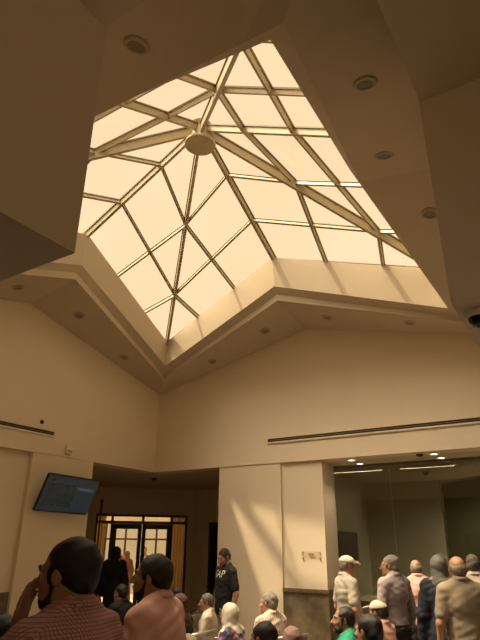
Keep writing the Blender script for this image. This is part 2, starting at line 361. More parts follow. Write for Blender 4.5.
# dark doorway beside the column
d2 = empty('door_2', (-8.02, 11.47, 0)); struct(d2, 'nearly black door beside the column', 'door')
MB().box((0,-.05,0),(1.0,.0,2.2)).build('door_leaf', mat('black_door', (.012,.01,.008), .5, noise=.1), d2)
MB().box((-.06,-.07,0),(0,.01,2.26)).box((-.06,-.07,2.2),(1.06,.01,2.26)).box((1.0,-.07,0),(1.06,.01,2.26)).build('door_frame', DARKWOOD, d2)
MB().tube([(.9,-.09,1.0),(.8,-.09,1.0)], .012).tube([(.9,-.09,1.0),(.9,-.04,1.0)], .012).build('door_handle', STEEL, d2)

# outside the doors: paved court, pale wall with windows, shrubs
OUTP = mat('pale_paving', (.6,.5,.36), .8, noise=.08, nscale=2); OUTW = mat('pale_outer_wall', (.72,.58,.38), .8, noise=.05, nscale=1)
b = MB(); b.box((-2.5,.25,-.1),(6,9,0)); struct(drot(b).build('ground_outside', OUTP), 'pale paving beyond the glass doors', 'ground')
b = MB(); b.box((-3,7,0),(.2,7.2,4)); b.box((.2,7,2.5),(2.6,7.2,4)); b.box((2.6,7,0),(6,7.2,4)); struct(drot(b).build('wall_outside', OUTW), 'pale wall across the space beyond the glass doors', 'wall')
b = MB(); b.box((-3,.2,3.1),(6,5.2,3.3)); struct(drot(b).build('ceiling_added_shade', OUTW), 'unseen slab added to shade the space beyond the glass doors', 'ceiling')  # unseen slab, added to keep direct sky light off the paving
w2 = empty('window_2', DO, math.radians(45)); struct(w2, 'dark framed glazing across the space beyond the doors', 'window')
f = MB()
for x in (.2, .9, 1.35, 2.0, 2.55): f.box((x,7.02,0),(x+.07,7.12,2.5))
f.box((.2,7.02,2.43),(2.6,7.12,2.5)); f.box((.2,7.02,1.9),(2.6,7.12,1.96))
f.build('window_frame', DARKWOOD, w2); MB().box((.25,7.06,0),(2.55,7.07,2.45)).build('pane', DOORGLASS, w2)

# glazed room on the right
gp = empty('window_3', (0, 9.12, 0)); struct(gp, 'green tinted glass partition above the granite counter', 'window')
xs = [-3.80, -2.82, -1.0, .4, 2.0, 3.5, 5.0]
for a, c in zip(xs, xs[1:]):
    MB().box((a+.006,-.006,1.03),(c-.006,.006,3.02)).build('glass_pane', ROOMGLASS, gp)
MB().box((-3.80,-.02,3.015),(5,.02,HD-.001)).build('head_rail', FRAMED, gp)
MB().box((-3.80,-.02,1.02),(5,.02,1.05)).build('sill_rail', STEEL, gp)
# hinged glass door leaf inside the room
gd = empty('glass_door', (-2.45, 11.0, 0), math.atan2(-1.0, .876)); tag(gd, 'dark glass door leaf standing open inside the glazed room', 'door')
MB().box((.02,-.006,.02),(1.9,.006,2.84)).build('glass_leaf', glass_mat('smoked_glass', (.52,.53,.44), .03), gd)
b = MB(); b.box((0,-.02,0),(.03,.02,2.87)); b.box((0,-.02,2.84),(1.92,.02,2.87)); b.box((1.89,-.02,0),(1.92,.02,2.87)); b.box((0,-.02,0),(1.92,.02,.04)); b.build('leaf_frame', GREYM, gd)
MB().tube([(.10,-.03,1.65),(.10,-.07,1.65),(.10,-.07,1.95),(.10,-.03,1.95)], .014).build('handle', STEEL, gd)
dk = empty('wall_screen', (-4.33, 10.8, 0)); tag(dk, 'dark switched-off screen on the side wall of the glazed room', 'screen')
MB().box((0.005,-.50,1.5),(.05,.50,2.02)).bevel(.006).build('screen_body', BLACKP, dk); MB().box((.05,-.48,1.53),(.053,.48,2.0)).build('screen_glass', mat('dead_screen', (.015,.017,.016), .15), dk)
gf = empty('wall_screen', (-4.33, 9.6, 0))
bpy.data.objects.remove(gf)
# linear air diffusers in the low ceiling of the room
DIFF = mat('diffuser_glow', (.85,.80,.66), .5, emit=(1,.92,.7), estr=.7)  # glow put into the blades, though air diffusers are no lamps
for (x0, x1, lab) in ((-4.16,-3.18,'slim white ceiling diffuser nearer the column behind the glass'), (-2.85,-1.92,'slim white ceiling diffuser near the open glass door')):
    d = empty('ceiling_diffuser', (x0, 9.87, HD)); tag(d, lab, 'diffuser', 'diffusers in the glazed room')
    MB().box((0,-.05,-.012),(x1-x0,.05,-.001)).build('diffuser_frame', WHITEP, d)
    b = MB(); n = 22
    for i in range(n):
        xx = (i+.2)*(x1-x0)/n; b.box((xx,-.03,-.02),(xx+.019,.03,-.012))
    b.build('blades', DIFF, d)
    l = bpy.data.lights.new('added_fill_lamp', 'AREA'); l.shape = 'RECTANGLE'; l.size = x1-x0; l.size_y = .03; l.energy = 1.5; l.color = (1,.9,.68)  # lamp added at the diffuser to brighten the room
    lo = bpy.data.objects.new('added_fill_lamp', l); COL.objects.link(lo); lo.parent = d; lo.location = ((x1-x0)/2, 0, -.0128)

# ------------------------------------------------------------------ downlights
def downlight(pos, nrm, label, group, lit=False, r=.075):
    o = empty('downlight', pos); tag(o, label, 'downlight', group)
    n = Vector(nrm).normalized()
    MB().lathe([(r*.80,.0),(r*.84,.014),(r*1.15,.012),(r*1.25,.004),(r*1.27,-.004),(r*.80,-.004)], 28, (0,0,0), n).build('trim_ring', RING if not lit else WHITEP, o, True)
    MB().lathe([(0,.006),(r*.5,.007),(r*.82,.004)], 24, (0,0,0), n).build('lens', LAMPON if lit else LENS, o, True)
    return o
def soffit_pt(side, u, s):
    t = min(u, L-u)/(L/2); flip = u > L/2
    def at(t, s):
        Wp = Vector((t*L/2, 0, GC+t*(GP-GC))); O = Vector((.53+t*(L/2-.53), .53+t*.5, 4.71+t*.82)); return Wp.lerp(O, s)
    p = at(t, s); n = (at(t+.01, s)-at(t-.01, s)).cross(at(t, s+.01)-at(t, s-.01))
    if n.z > 0: n = -n
    q = p+n.normalized()*.004
    def m(v): return Vector(side_pt(side, L-v.x if flip else v.x, v.y, v.z))
    a = m(p); c = m(p+n.normalized()); return m(q), (c-a).normalized()
for side, u, s, lab in (
    ('front',1.395,.43,'first dark downlight right of the far corner'), ('front',2.715,.48,'dark downlight right of the far corner just left of the soffit peak'),
    ('front',4.03,.52,'dark downlight just right of the right hand soffit peak'), ('front',5.47,.55,'dark downlight at the far right end of the right wall soffit'),
    ('left',5.38,.43,'first dark downlight left of the far corner'), ('left',4.01,.5,'dark downlight on the left soffit near its fold'),
    ('left',2.71,.5,'dark downlight on the left soffit nearest the hanging bulkhead'),
    ('right',5.33,.455,'large dark downlight beside the apex of the skylight opening at right'), ('right',3.95,.62,'dark downlight in the middle of the near right soffit'),
    ('right',2.64,.48,'dark downlight on the near right soffit closest to the right bulkhead'), ('back',1.45,.45,'big dark downlight near the top of the hanging left bulkhead')):
    p, n = soffit_pt(side, u, s); downlight(p, n, lab, 'unlit downlights around the skylight')
for (x, y), lab in (((-3.23,8.49),'lit downlight near the column right at the header edge'), ((-3.26,8.95),'lit downlight near the column, second from the header edge'),
                    ((-1.92,8.48),'lit downlight toward the right at the header edge'), ((-1.92,8.93),'lit downlight toward the right nearer the glass'),
                    ((-1.0,10.4),'added unseen downlight brightening the glazed room past the open door'), ((1.2,10.9),'added unseen downlight brightening the glazed room at its far right'), ((-1.0,11.4),'added unseen downlight by the back wall of the glazed room')):  # these room downlights are added out of view to brighten the room
    o = downlight((x, y, HD-.002), (0,0,-1), lab, 'lit downlights by the glass partition', True, .07)
    l = bpy.data.lights.new('lamp', 'SPOT'); l.energy = 10 if y < 9.2 else 110; l.color = (1,.86,.6); l.spot_size = math.radians(120 if y < 9.2 else 165); l.spot_blend = .6; l.shadow_soft_size = .06
    lo = bpy.data.objects.new('lamp', l); COL.objects.link(lo); lo.parent = o; lo.location = (0,0,-.03)

# ------------------------------------------------------------------ fittings on the walls
def air_slot(name, side, u0, u1, z, lab):
    mid = empty(name, side_pt(side, (u0+u1)/2, 0, z)); tag(mid, lab, 'air slot')
    o = Vector(mid.location)
    def bx(b, ua, ub, d0, d1, za, zb):
        P = [Vector(side_pt(side, u, d, zz))-o for zz in (za, zb) for d in (d0, d1) for u in (ua, ub)]
        b.poly(P, [(0,1,3,2),(4,6,7,5),(0,4,5,1),(2,3,7,6),(0,2,6,4),(1,5,7,3)])
    b = MB(); bx(b, u0, u1, .001, .006, z-.03, z+.03); b.build('slot', SLOT, mid)
    b = MB(); bx(b, u0-.02, u1+.02, 0, .022, z-.055, z-.03); bx(b, u0-.02, u1+.02, 0, .012, z+.03, z+.042); bx(b, u0-.02, u0, 0, .012, z-.05, z+.04); bx(b, u1, u1+.02, 0, .012, z-.05, z+.04); b.build('slot_frame', PAINT, mid)
    b = MB(); bx(b, u0, u1, .004, .012, z-.004, z+.004); b.build('blade', FRAMED, mid)
air_slot('air_slot', 'front', 2.54, 6.4, 1.685+EYE, 'long dark air slot on the right upper wall')
air_slot('air_slot', 'left', .3, 5.73-Y0, 1.63+EYE, 'dark air slot at the left edge of the left upper wall')
s = empty('wall_sensor', (X0, 6.06, 1.42+EYE)); tag(s, 'small white box sensor on the left wall above the television', 'sensor')
MB().box((0,-.07,-.07),(.045,.07,.07)).bevel(.008).build('housing', WHITEP, s); MB().box((.045,-.05,-.045),(.05,.05,.0)).build('grille', RING, s)
s = empty('wall_sensor', (X0, 5.47, 1.774+EYE)); tag(s, 'tiny dark round knob on the left wall above the air slot', 'sensor')
MB().lathe([(0,.03),(.02,.028),(.032,.012),(.035,0)], 18, (0,0,0), (1,0,0)).build('button', SLOT, s, True)
s = empty('smoke_detector', (-7.81, 8.97, HD)); tag(s, 'small dark ceiling sensor in the recess under the far corner', 'smoke detector')
MB().lathe([(0,-.05),(.03,-.048),(.05,-.03),(.06,0)], 20).build('housing', BLACKP, s, True)
s = empty('smoke_detector', (-2.13, 8.47, HD)); tag(s, 'small dark ceiling sensor before the glass beside a lit downlight', 'smoke detector')
MB().lathe([(0,-.035),(.03,-.033),(.05,-.02),(.055,0)], 20).build('housing', BLACKP, s, True)
s = empty('smoke_detector', (-2.6, 10.6, HD)); tag(s, 'small dark ceiling sensor inside the glazed room', 'smoke detector')
MB().lathe([(0,-.06),(.03,-.058),(.05,-.03),(.055,0)], 20).build('housing', BLACKP, s, True)
s = empty('dome_camera', (-.37, 3.24, HD)); tag(s, 'dark dome camera under the bulkhead at right edge', 'camera')
MB().lathe([(.085,0),(.085,-.03),(.075,-.04),(.06,-.04)], 28).build('base_ring', WHITEP, s, True)
MB().lathe([(.065,-.038),(.06,-.065),(.04,-.09),(0,-.10)], 28).build('dome', mat('smoked_dome', (.02,.018,.015), .08), s, True)
# plaque
pq = empty('wall_plaque', (-3.905, Y1+.05, 1.62)); tag(pq, 'clear plaque on four standoffs on the cream column', 'plaque')
MB().box((-.165,-.014,-.055),(.165,-.010,.055)).build('plate', glass_mat('acrylic_plate', (.96,.95,.93), .02, .05, .05), pq)
for x in (-.145,.145):
    for z in (-.04,.04): MB().lathe([(0,.02),(.011,.018),(.011,0)], 14, (x,0,z), (0,-1,0)).build('standoff', STEEL, pq)
MB().box((-.05,-.0155,.012),(.05,-.014,.026)).box((-.03,-.0155,-.004),(.035,-.014,.002)).build('engraved_line', DARKWOOD, pq)

# television
tl = Vector((-6.80,5.44,.968+EYE)); tr_ = Vector((-6.80,6.475,.94+EYE)); bl = Vector((-7.03,5.47,.445+EYE)); br_ = Vector((-7.03,6.505,.445+EYE))
tc_ = (tl+tr_+bl+br_)/4; ex = ((tr_-tl)+(br_-bl)).normalized(); ey = ((tl-bl)+(tr_-br_)).normalized(); ez = ex.cross(ey).normalized(); ey = ez.cross(ex)
tw, th = .518, .288
tv = empty('tv', tc_); tag(tv, 'wall mounted television with a blue menu screen tilted forward', 'television')
tv.matrix_world = Matrix((( ex.x, ey.x, ez.x, tc_.x),(ex.y, ey.y, ez.y, tc_.y),(ex.z, ey.z, ez.z, tc_.z),(0,0,0,1)))
MB().box((-tw,-th,-.045),(tw,th,.0)).bevel(.008).build('casing', BLACKP, tv)
SCRB = mat('screen_blue', (.008,.012,.018), .35, emit=(.05,.068,.088), estr=.26, noise=.25, nscale=2.5)
MB().box((-tw+.02,-th+.025,0),(tw-.02,th-.02,.003)).build('screen', SCRB, tv)
pic = MB().box((-tw+.06,-th+.10,.003),(.10,th-.13,.005)).build('screen_picture', mat('screen_dark_picture', (.015,.02,.02), .2, emit=(.02,.028,.03), estr=.4, noise=.6, nscale=9), tv)
b = MB(); b.poly([(-tw+.07,th-.10,.004),(-tw+.16,th-.10,.004),(-tw+.14,th-.03,.004)], [(0,1,2)]); b.build('screen_mark', mat('screen_mark', (.02,.03,.05), .2), tv)
MB().box((.13,th-.20,.003),(.42,th-.16,.005)).build('screen_strip', mat('screen_strip', (.05,.07,.09), .2, emit=(.10,.15,.19), estr=.3), tv)
b = MB(); b.box((-.12,-.1,-.10),(.12,.1,-.045)); b.bar((0,.0,-.09),(0,-.09,-.30),.06,.06,(0,1,0)); b.build('bracket', BLACKP, tv)

# slim red pole with a dark red cloth, left of the doors
fp = empty('flag_stand', (-8.96, 8.66, 0)); tag(fp, 'slim dark red pole with a furled red cloth beside the glass doors', 'flag stand')
MB().lathe([(0,.06),(.05,.055),(.16,.03),(.18,0),(0,0)], 24).build('base', REDM, fp, True)
MB().tube([(0,0,.04),(0,0,2.55)], .022, 12).build('pole', REDM, fp, True)
MB().lathe([(0,2.66),(.02,2.63),(.035,2.59),(.02,2.55),(0,2.54)], 14).build('finial', REDM, fp, True)
b = MB(); rings = []
for i in range(13):
    z = 1.66-i*.1; rings.append([b.bm.verts.new(((.05+.03*i/12)*math.cos(t*math.pi/12)*(1+.25*math.sin(t*1.5+i*.2)) + .03, (.05+.03*i/12)*math.sin(t*math.pi/12)*(1+.25*math.sin(t*1.5+i*.2)) -.02, z)) for t in range(24)])
for a, c in zip(rings, rings[1:]):
    for k in range(24): b.bm.faces.new((a[k], a[(k+1)%24], c[(k+1)%24], c[k]))
b.bm.faces.new(rings[0]); b.bm.faces.new(list(reversed(rings[-1]))); b.build('cloth', REDCLOTH, fp, True)

# potted plant beside the column
LEAF = mat('dull_green_leaf', (.11,.13,.045), .5, noise=.35, nscale=12)
pp = empty('potted_palm', (-5.42, 7.80, 0)); tag(pp, 'spiky green potted palm behind the man in the black tee', 'plant')
MB().lathe([(0,0),(.15,0),(.20,.36),(.21,.38),(.19,.38),(.18,.33),(0,.33)], 28).build('pot', mat('terracotta_pot', (.25,.12,.06), .7, noise=.1), pp, True)
MB().tube([(0,0,.3),(.01,.01,.6),(0,.02,.85)], [.03,.024,.018]).build('stem', DARKWOOD, pp, True)
rn = random.Random(3); b = MB()
for i in range(26):
    a = rn.uniform(0, 2*math.pi); el = rn.uniform(.2, 1.3); ln = rn.uniform(.32, .5); base = Vector((0,.02,.6+rn.uniform(0,.28))); w = rn.uniform(.018,.03)
    prev = None; d = Vector((math.cos(a)*math.cos(el), math.sin(a)*math.cos(el), math.sin(el))); sd = Vector((-math.sin(a), math.cos(a), 0)); p = base.copy()
    for k in range(7):
        t = k/6; ww = w*math.sin(math.pi*(.12+.88*t))+.001; row = [b.bm.verts.new(p-sd*ww), b.bm.verts.new(p-Vector((0,0,ww*.5))), b.bm.verts.new(p+sd*ww)]
        if prev: b.bm.faces.new((prev[0],prev[1],row[1],row[0])); b.bm.faces.new((prev[1],prev[2],row[2],row[1]))
        prev = row; p = p+d*ln/6; d = (d-Vector((0,0,.16))).normalized()
o = b.build('fronds', LEAF, pp, True)

# waiting chairs: row seats with perforated look steel shells
def make_chair():
    r = empty('waiting_chair', (0,0,0))
    b = MB(); n = 8                         # seat pan with rolled front edge, facing +Y
    sec = [(-.21,.455),(-.12,.44),(0,.435),(.12,.44),(.2,.445),(.235,.43),(.24,.41)]
    b = MB(); t = .012; P = [(x,y,z) for x in (-.24,.24) for (y,z) in sec] + [(x,y,z-t) for x in (-.24,.24) for (y,z) in sec]; k = len(sec); F = []
    for i in range(k-1): F += [(i,i+1,k+i+1,k+i),(2*k+i,3*k+i,3*k+i+1,2*k+i+1),(i,2*k+i,2*k+i+1,i+1),(k+i,k+i+1,3*k+i+1,3*k+i)]
    F += [(0,k,3*k,2*k),(k-1,3*k-1,4*k-1,2*k-1)]; b.poly(P, F); b.build('seat', GREYM, r, True)
    sec = [(-.225,.52),(-.235,.60),(-.265,.72),(-.30,.83),(-.315,.87)]
    b = MB(); P = [(x,y,z) for x in (-.24,.24) for (y,z) in sec] + [(x,y-t,z) for x in (-.24,.24) for (y,z) in sec]; k = len(sec); F = []
    for i in range(k-1): F += [(i,i+1,k+i+1,k+i),(2*k+i,3*k+i,3*k+i+1,2*k+i+1),(i,2*k+i,2*k+i+1,i+1),(k+i,k+i+1,3*k+i+1,3*k+i)]
    F += [(0,k,3*k,2*k),(k-1,3*k-1,4*k-1,2*k-1)]; b.poly(P, F); bk = b.build('backrest', GREYM, r, True)
    MB().tube([(-.25,-.322,.875),(.25,-.322,.875)], .016, 10).build('top_tube', STEEL, bk, True)
    for sx in (-1,1):
        a = MB().tube([(sx*.285,-.25,.45),(sx*.285,-.25,.66),(sx*.285,-.18,.68),(sx*.285,.12,.67),(sx*.285,.15,.65)], .014, 8).build('armrest', GREYM, r, True)
        MB().tube([(sx*.23,.15,.425),(sx*.24,.19,.0)], .016, 8).build('leg', GREYM, r, True)
        MB().tube([(sx*.23,-.20,.44),(sx*.24,-.27,.0)], .016, 8).build('leg', GREYM, r, True)
    MB().box((-.25,-.03,.395),(.25,.03,.425)).build('beam', BLACKP, r)
    return r
CHAIR = [make_chair()]; CHUSED = [False]
def place_chair(x, y, hd, label):
    c = CHAIR[0] if not CHUSED[0] else dup(CHAIR[0])
    CHUSED[0] = True
    c.location = (x, y, 0); c.rotation_euler = (0,0,math.radians(32.43-hd)); tag(c, label, 'chair', 'steel waiting chairs')
    return c

# ------------------------------------------------------------------ organic surfaces: blended volumes turned into one continuous mesh
def nrm(v): v = np.asarray(v, float); return v/np.linalg.norm(v)
class Vol:
    def __init__(s): s.pr = []; s.cuts = []
    def cap(s, a, b, ra, rb, k=.03):
        s.pr.append(('c', np.array(a, float), np.array(b, float), ra, rb, k)); return s
    def ell(s, c, r, R=None, k=.03):
        s.pr.append(('e', np.array(c, float), np.array(r, float), np.eye(3) if R is None else R, 0, k)); return s
    def sub(s, c, r, R=None, k=.01):
        s.pr.append(('s', np.array(c, float), np.array(r, float), np.eye(3) if R is None else R, 0, k)); return s
    def cut(s, p, n):
        s.cuts.append((np.array(p, float), nrm(n))); return s
    def mesh(s, vox, wob=0., seed=0):
        lo = np.full(3, 1e9); hi = -lo
        for q in s.pr:
            if q[0] == 'c':
                r = max(q[3], q[4]); lo = np.minimum(lo, np.minimum(q[1], q[2])-r); hi = np.maximum(hi, np.maximum(q[1], q[2])+r)
            elif q[0] == 'e':
                e = np.abs(q[3]) @ q[2]; lo = np.minimum(lo, q[1]-e); hi = np.maximum(hi, q[1]+e)
        lo = lo-.02-3*vox; hi = hi+.02+3*vox
        N = np.ceil((hi-lo)/vox).astype(int)+1
        F = np.full(N, .5, np.float32)
        ax = [lo[i]+vox*np.arange(N[i]) for i in range(3)]
        for q in s.pr:
            k = q[5]; mg = k+3*vox
            if q[0] == 'c':
                r = max(q[3], q[4]); a = np.minimum(q[1], q[2])-r-mg; b = np.maximum(q[1], q[2])+r+mg
            else:
                e = np.abs(q[3]) @ q[2]; a = q[1]-e-mg; b = q[1]+e+mg
            i0 = np.maximum(np.floor((a-lo)/vox).astype(int), 0); i1 = np.minimum(np.ceil((b-lo)/vox).astype(int)+1, N)
            if (i1 <= i0).any(): continue
            X = ax[0][i0[0]:i1[0]][:,None,None].astype(np.float32); Y = ax[1][i0[1]:i1[1]][None,:,None].astype(np.float32); Z = ax[2][i0[2]:i1[2]][None,None,:].astype(np.float32)
            if q[0] == 'c':
                d = q[2]-q[1]; l2 = max(float(d@d), 1e-9)
                px, py, pz = X-q[1][0], Y-q[1][1], Z-q[1][2]
                t = np.clip((px*d[0]+py*d[1]+pz*d[2])/l2, 0, 1)
                D = np.sqrt((px-t*d[0])**2+(py-t*d[1])**2+(pz-t*d[2])**2)-(q[3]+t*(q[4]-q[3]))
            else:
                R = q[3]; px, py, pz = X-q[1][0], Y-q[1][1], Z-q[1][2]
                u = [(px*R[0,i]+py*R[1,i]+pz*R[2,i]) for i in range(3)]
                k0 = np.sqrt(sum((u[i]/q[2][i])**2 for i in range(3))); k1 = np.sqrt(sum((u[i]/q[2][i]**2)**2 for i in range(3)))
                D = k0*(k0-1)/np.maximum(k1, 1e-6)
            G = F[i0[0]:i1[0], i0[1]:i1[1], i0[2]:i1[2]]
            if q[0] == 's':
                D = -D; h = np.maximum(k-np.abs(G-D), 0)/k; G[...] = np.maximum(G, D)+h*h*k*.25
            else:
                h = np.maximum(k-np.abs(G-D), 0)/k; G[...] = np.minimum(G, D)-h*h*k*.25
        X, Y, Z = ax[0][:,None,None], ax[1][None,:,None], ax[2][None,None,:]
        if wob:
            F += (wob*(np.sin(X*37+seed+3*np.sin(Z*19+seed))*np.sin(Z*43+2*np.sin(Y*31+seed*2))+.6*np.sin(Y*53+Z*29+seed)*np.sin(X*23-Z*61))).astype(np.float32)
        for p, n in s.cuts:
            F = np.maximum(F, ((X-p[0])*n[0]+(Y-p[1])*n[1]+(Z-p[2])*n[2]).astype(np.float32))
        return surface_net(F, lo, vox)
def surface_net(F, lo, vox):
    S = F < 0; n = np.array(F.shape)
    c = [(i,j,k) for i in (0,1) for j in (0,1) for k in (0,1)]
    def sl(o): return tuple(slice(o[a], n[a]-1+o[a]) for a in range(3))
    cnt = sum(S[sl(o)].astype(np.int8) for o in c)
    act = (cnt > 0) & (cnt < 8)
    idx = np.argwhere(act); M = len(idx)
    if M == 0: return bpy.data.meshes.new('surface')
    ids = np.full(n-1, -1, np.int64); ids[act] = np.arange(M)
    acc = np.zeros((M,3)); w = np.zeros(M)
    for a in range(3):
        for o in c:
            if o[a]: continue
            o2 = list(o); o2[a] = 1
            f0 = F[tuple((idx+np.array(o)).T)]; f1 = F[tuple((idx+np.array(o2)).T)]
            x = (f0 < 0) != (f1 < 0); t = np.where(x, f0/np.where(x, f0-f1, 1), 0)
            p = np.tile(np.array(o, float), (M,1)); p[:,a] += t
            acc += p*x[:,None]; w += x
    V = lo+vox*(idx+acc/w[:,None])
    Q = []
    for a in range(3):
        b, d = (a+1) % 3, (a+2) % 3
        s0 = [slice(1, None)]*3; s0 = [slice(1, n[i]-1) for i in range(3)]; s1 = list(s0); s0[a] = slice(0, n[a]-1); s1[a] = slice(1, n[a])
        A = S[tuple(s0)]; B = S[tuple(s1)]
        for sense in (True, False):
            e = np.argwhere((A & ~B) if sense else (~A & B))
            if len(e) == 0: continue
            base = e.copy()
            for i in range(3):
                if i != a: base[:,i] += 1
            def cell(db, dd):
                q = base.copy(); q[:,b] -= db; q[:,d] -= dd; return ids[tuple(q.T)]
            f = np.stack([cell(1,1), cell(0,1), cell(0,0), cell(1,0)], 1)
            Q.append(f if sense else f[:,::-1])
    Q = np.concatenate(Q); me = bpy.data.meshes.new('surface')
    me.vertices.add(M); me.vertices.foreach_set('co', V.astype(np.float32).ravel())
    me.loops.add(len(Q)*4); me.loops.foreach_set('vertex_index', Q.astype(np.int32).ravel())
    me.polygons.add(len(Q)); me.polygons.foreach_set('loop_start', np.arange(0, len(Q)*4, 4, dtype=np.int32)); me.polygons.foreach_set('loop_total', np.full(len(Q), 4, np.int32))
    me.polygons.foreach_set('use_smooth', np.ones(len(Q), bool)); me.update(calc_edges=True); me.validate()
    return me

def Rx(a): c, s = math.cos(a), math.sin(a); return np.array([[1,0,0],[0,c,-s],[0,s,c]])
def Ry(a): c, s = math.cos(a), math.sin(a); return np.array([[c,0,s],[0,1,0],[-s,0,c]])
def Rz(a): c, s = math.cos(a), math.sin(a); return np.array([[c,-s,0],[s,c,0],[0,0,1]])
def rot_axis(v, ax, a):
    ax = nrm(ax); return v*math.cos(a)+np.cross(ax, v)*math.sin(a)+ax*(ax@v)*(1-math.cos(a))
SKIN = mat('skin', (.38,.195,.115), .55, noise=.06, nscale=30, bump=.05, bscale=300)
SKIND = mat('darker_skin', (.30,.155,.09), .55, noise=.06, nscale=30)
HAIRK = mat('black_hair', (.012,.009,.007), .55, noise=.4, nscale=60, bump=.4, bscale=220)
HAIRG = mat('grey_hair', (.20,.175,.14), .7, noise=.3, nscale=70, bump=.4, bscale=220)
HAIRS = mat('greying_hair', (.09,.075,.06), .65, noise=.5, nscale=70, bump=.4, bscale=220)
BEARD = mat('dark_beard', (.022,.014,.010), .8, noise=.4, nscale=90, bump=.5, bscale=300)
EYEW = mat('eye_white', (.6,.52,.42), .3); EYEK = mat('eye_dark', (.02,.012,.01), .2)
LIP = mat('lips', (.33,.13,.09), .5)
SHOE = mat('dark_shoe', (.03,.022,.018), .4)
def cloth(name, col, **k): return mat(name, col, .88, noise=k.pop('noise', .06), nscale=14, bump=.15, bscale=260)
BLACKT = cloth('black_cotton', (.012,.012,.013)); NAVY = cloth('navy_cloth', (.014,.017,.030)); KHAKI = cloth('khaki_cotton', (.44,.35,.22)); DARKTR = cloth('dark_trouser_cloth', (.02,.018,.017))
CREAMC = cloth('cream_shirt_cloth', (.46,.39,.30)); WHITEC = cloth('white_shirt_cloth', (.43,.385,.31)); PINKC = cloth('salmon_pink_cotton', (.82,.47,.42)); PINKL = cloth('pink_shirt_cloth', (.66,.36,.30))
GREENC = cloth('bright_green_cotton', (.02,.30,.17)); TAUPE = cloth('beige_taupe_cloth', (.26,.205,.145)); GREYSC = cloth('grey_headscarf_cloth', (.12,.11,.10)); WHITES = cloth('white_headscarf_cloth', (.55,.49,.38)); BROWNS = cloth('mauve_brown_headscarf', (.19,.115,.095)); MAROON = cloth('dark_maroon_headscarf', (.055,.017,.014))
GREYTR = cloth('grey_trouser_cloth', (.11,.10,.085)); PAPER = mat('paper_sheet', (.82,.78,.68), .8, noise=.03, nscale=20)
CHECK = check_mat('red_checked_shirt', (.60,.33,.32), (.17,.08,.10), .012, .25, .7)
STRIPE = stripe_mat('lavender_striped_shirt', (.36,.30,.295), (.24,.19,.22), .016, 'X', .3); STRIPE2 = stripe_mat('pale_striped_shirt', (.60,.50,.40), (.36,.26,.21), .03, 'X', .2)
FLOWER = patch_mat('flowered_dress_cloth', [(.60,.50,.40),(.04,.04,.09),(.30,.08,.09),(.10,.10,.20),(.55,.30,.18)], 26)

def hand(v, w, d, n, side, curl=.35, s=1., spread=.10):
    """palm, four unequal bent fingers and a thumb; d points along the hand, n out of the palm, side +1 right hand"""
    d = nrm(d); n = nrm(n-np.dot(n, d)*d); lat = np.cross(d, n)*side      # lat points to the thumb side
    kb = []
    for q, off in enumerate((.030, .011, -.009, -.027)):
        k = w+s*(d*(.088-.006*abs(q-1))+lat*off); kb.append(k)
        v.cap(w+s*(d*.012+lat*off*.55), k, .0155*s, .0125*s, .012*s)
    for q, (k, ln) in enumerate(zip(kb, (.070,.080,.074,.058))):
        dirv = nrm(d+lat*spread*(1.2-.8*q)); p = k
        for f, (seg, rr) in enumerate(((.45,.0098),(.31,.0088),(.24,.0078))):
            dirv = rot_axis(dirv, np.cross(dirv, n), curl*(.7 if f == 0 else 1.0)); e = p+dirv*ln*seg*s
            v.cap(p, e, rr*s, (rr-.0008)*s, .004*s); p = e
    p = w+s*(d*.022+lat*.022); t = nrm(d*.75+lat*.75+n*.25)
    for ln, r in ((.040,.0150),(.032,.0112),(.027,.0095)):
        e = p+t*ln*s; v.cap(p, e, r*s, (r-.0015)*s, .006*s); p = e; t = nrm(t*.86+d*.35+n*.22*curl)
ARM_DOWN = lambda sg: (( sg*.245,-.035,1.13), (sg*.245,.045,.885), (0,.18,-1), (-sg,.1,0), .35)
ARM_LAP = lambda sg: ((sg*.225,.04,1.17), (sg*.10,.26,1.085), (-sg*.5,.85,-.1), (0,-.1,-1), .3)
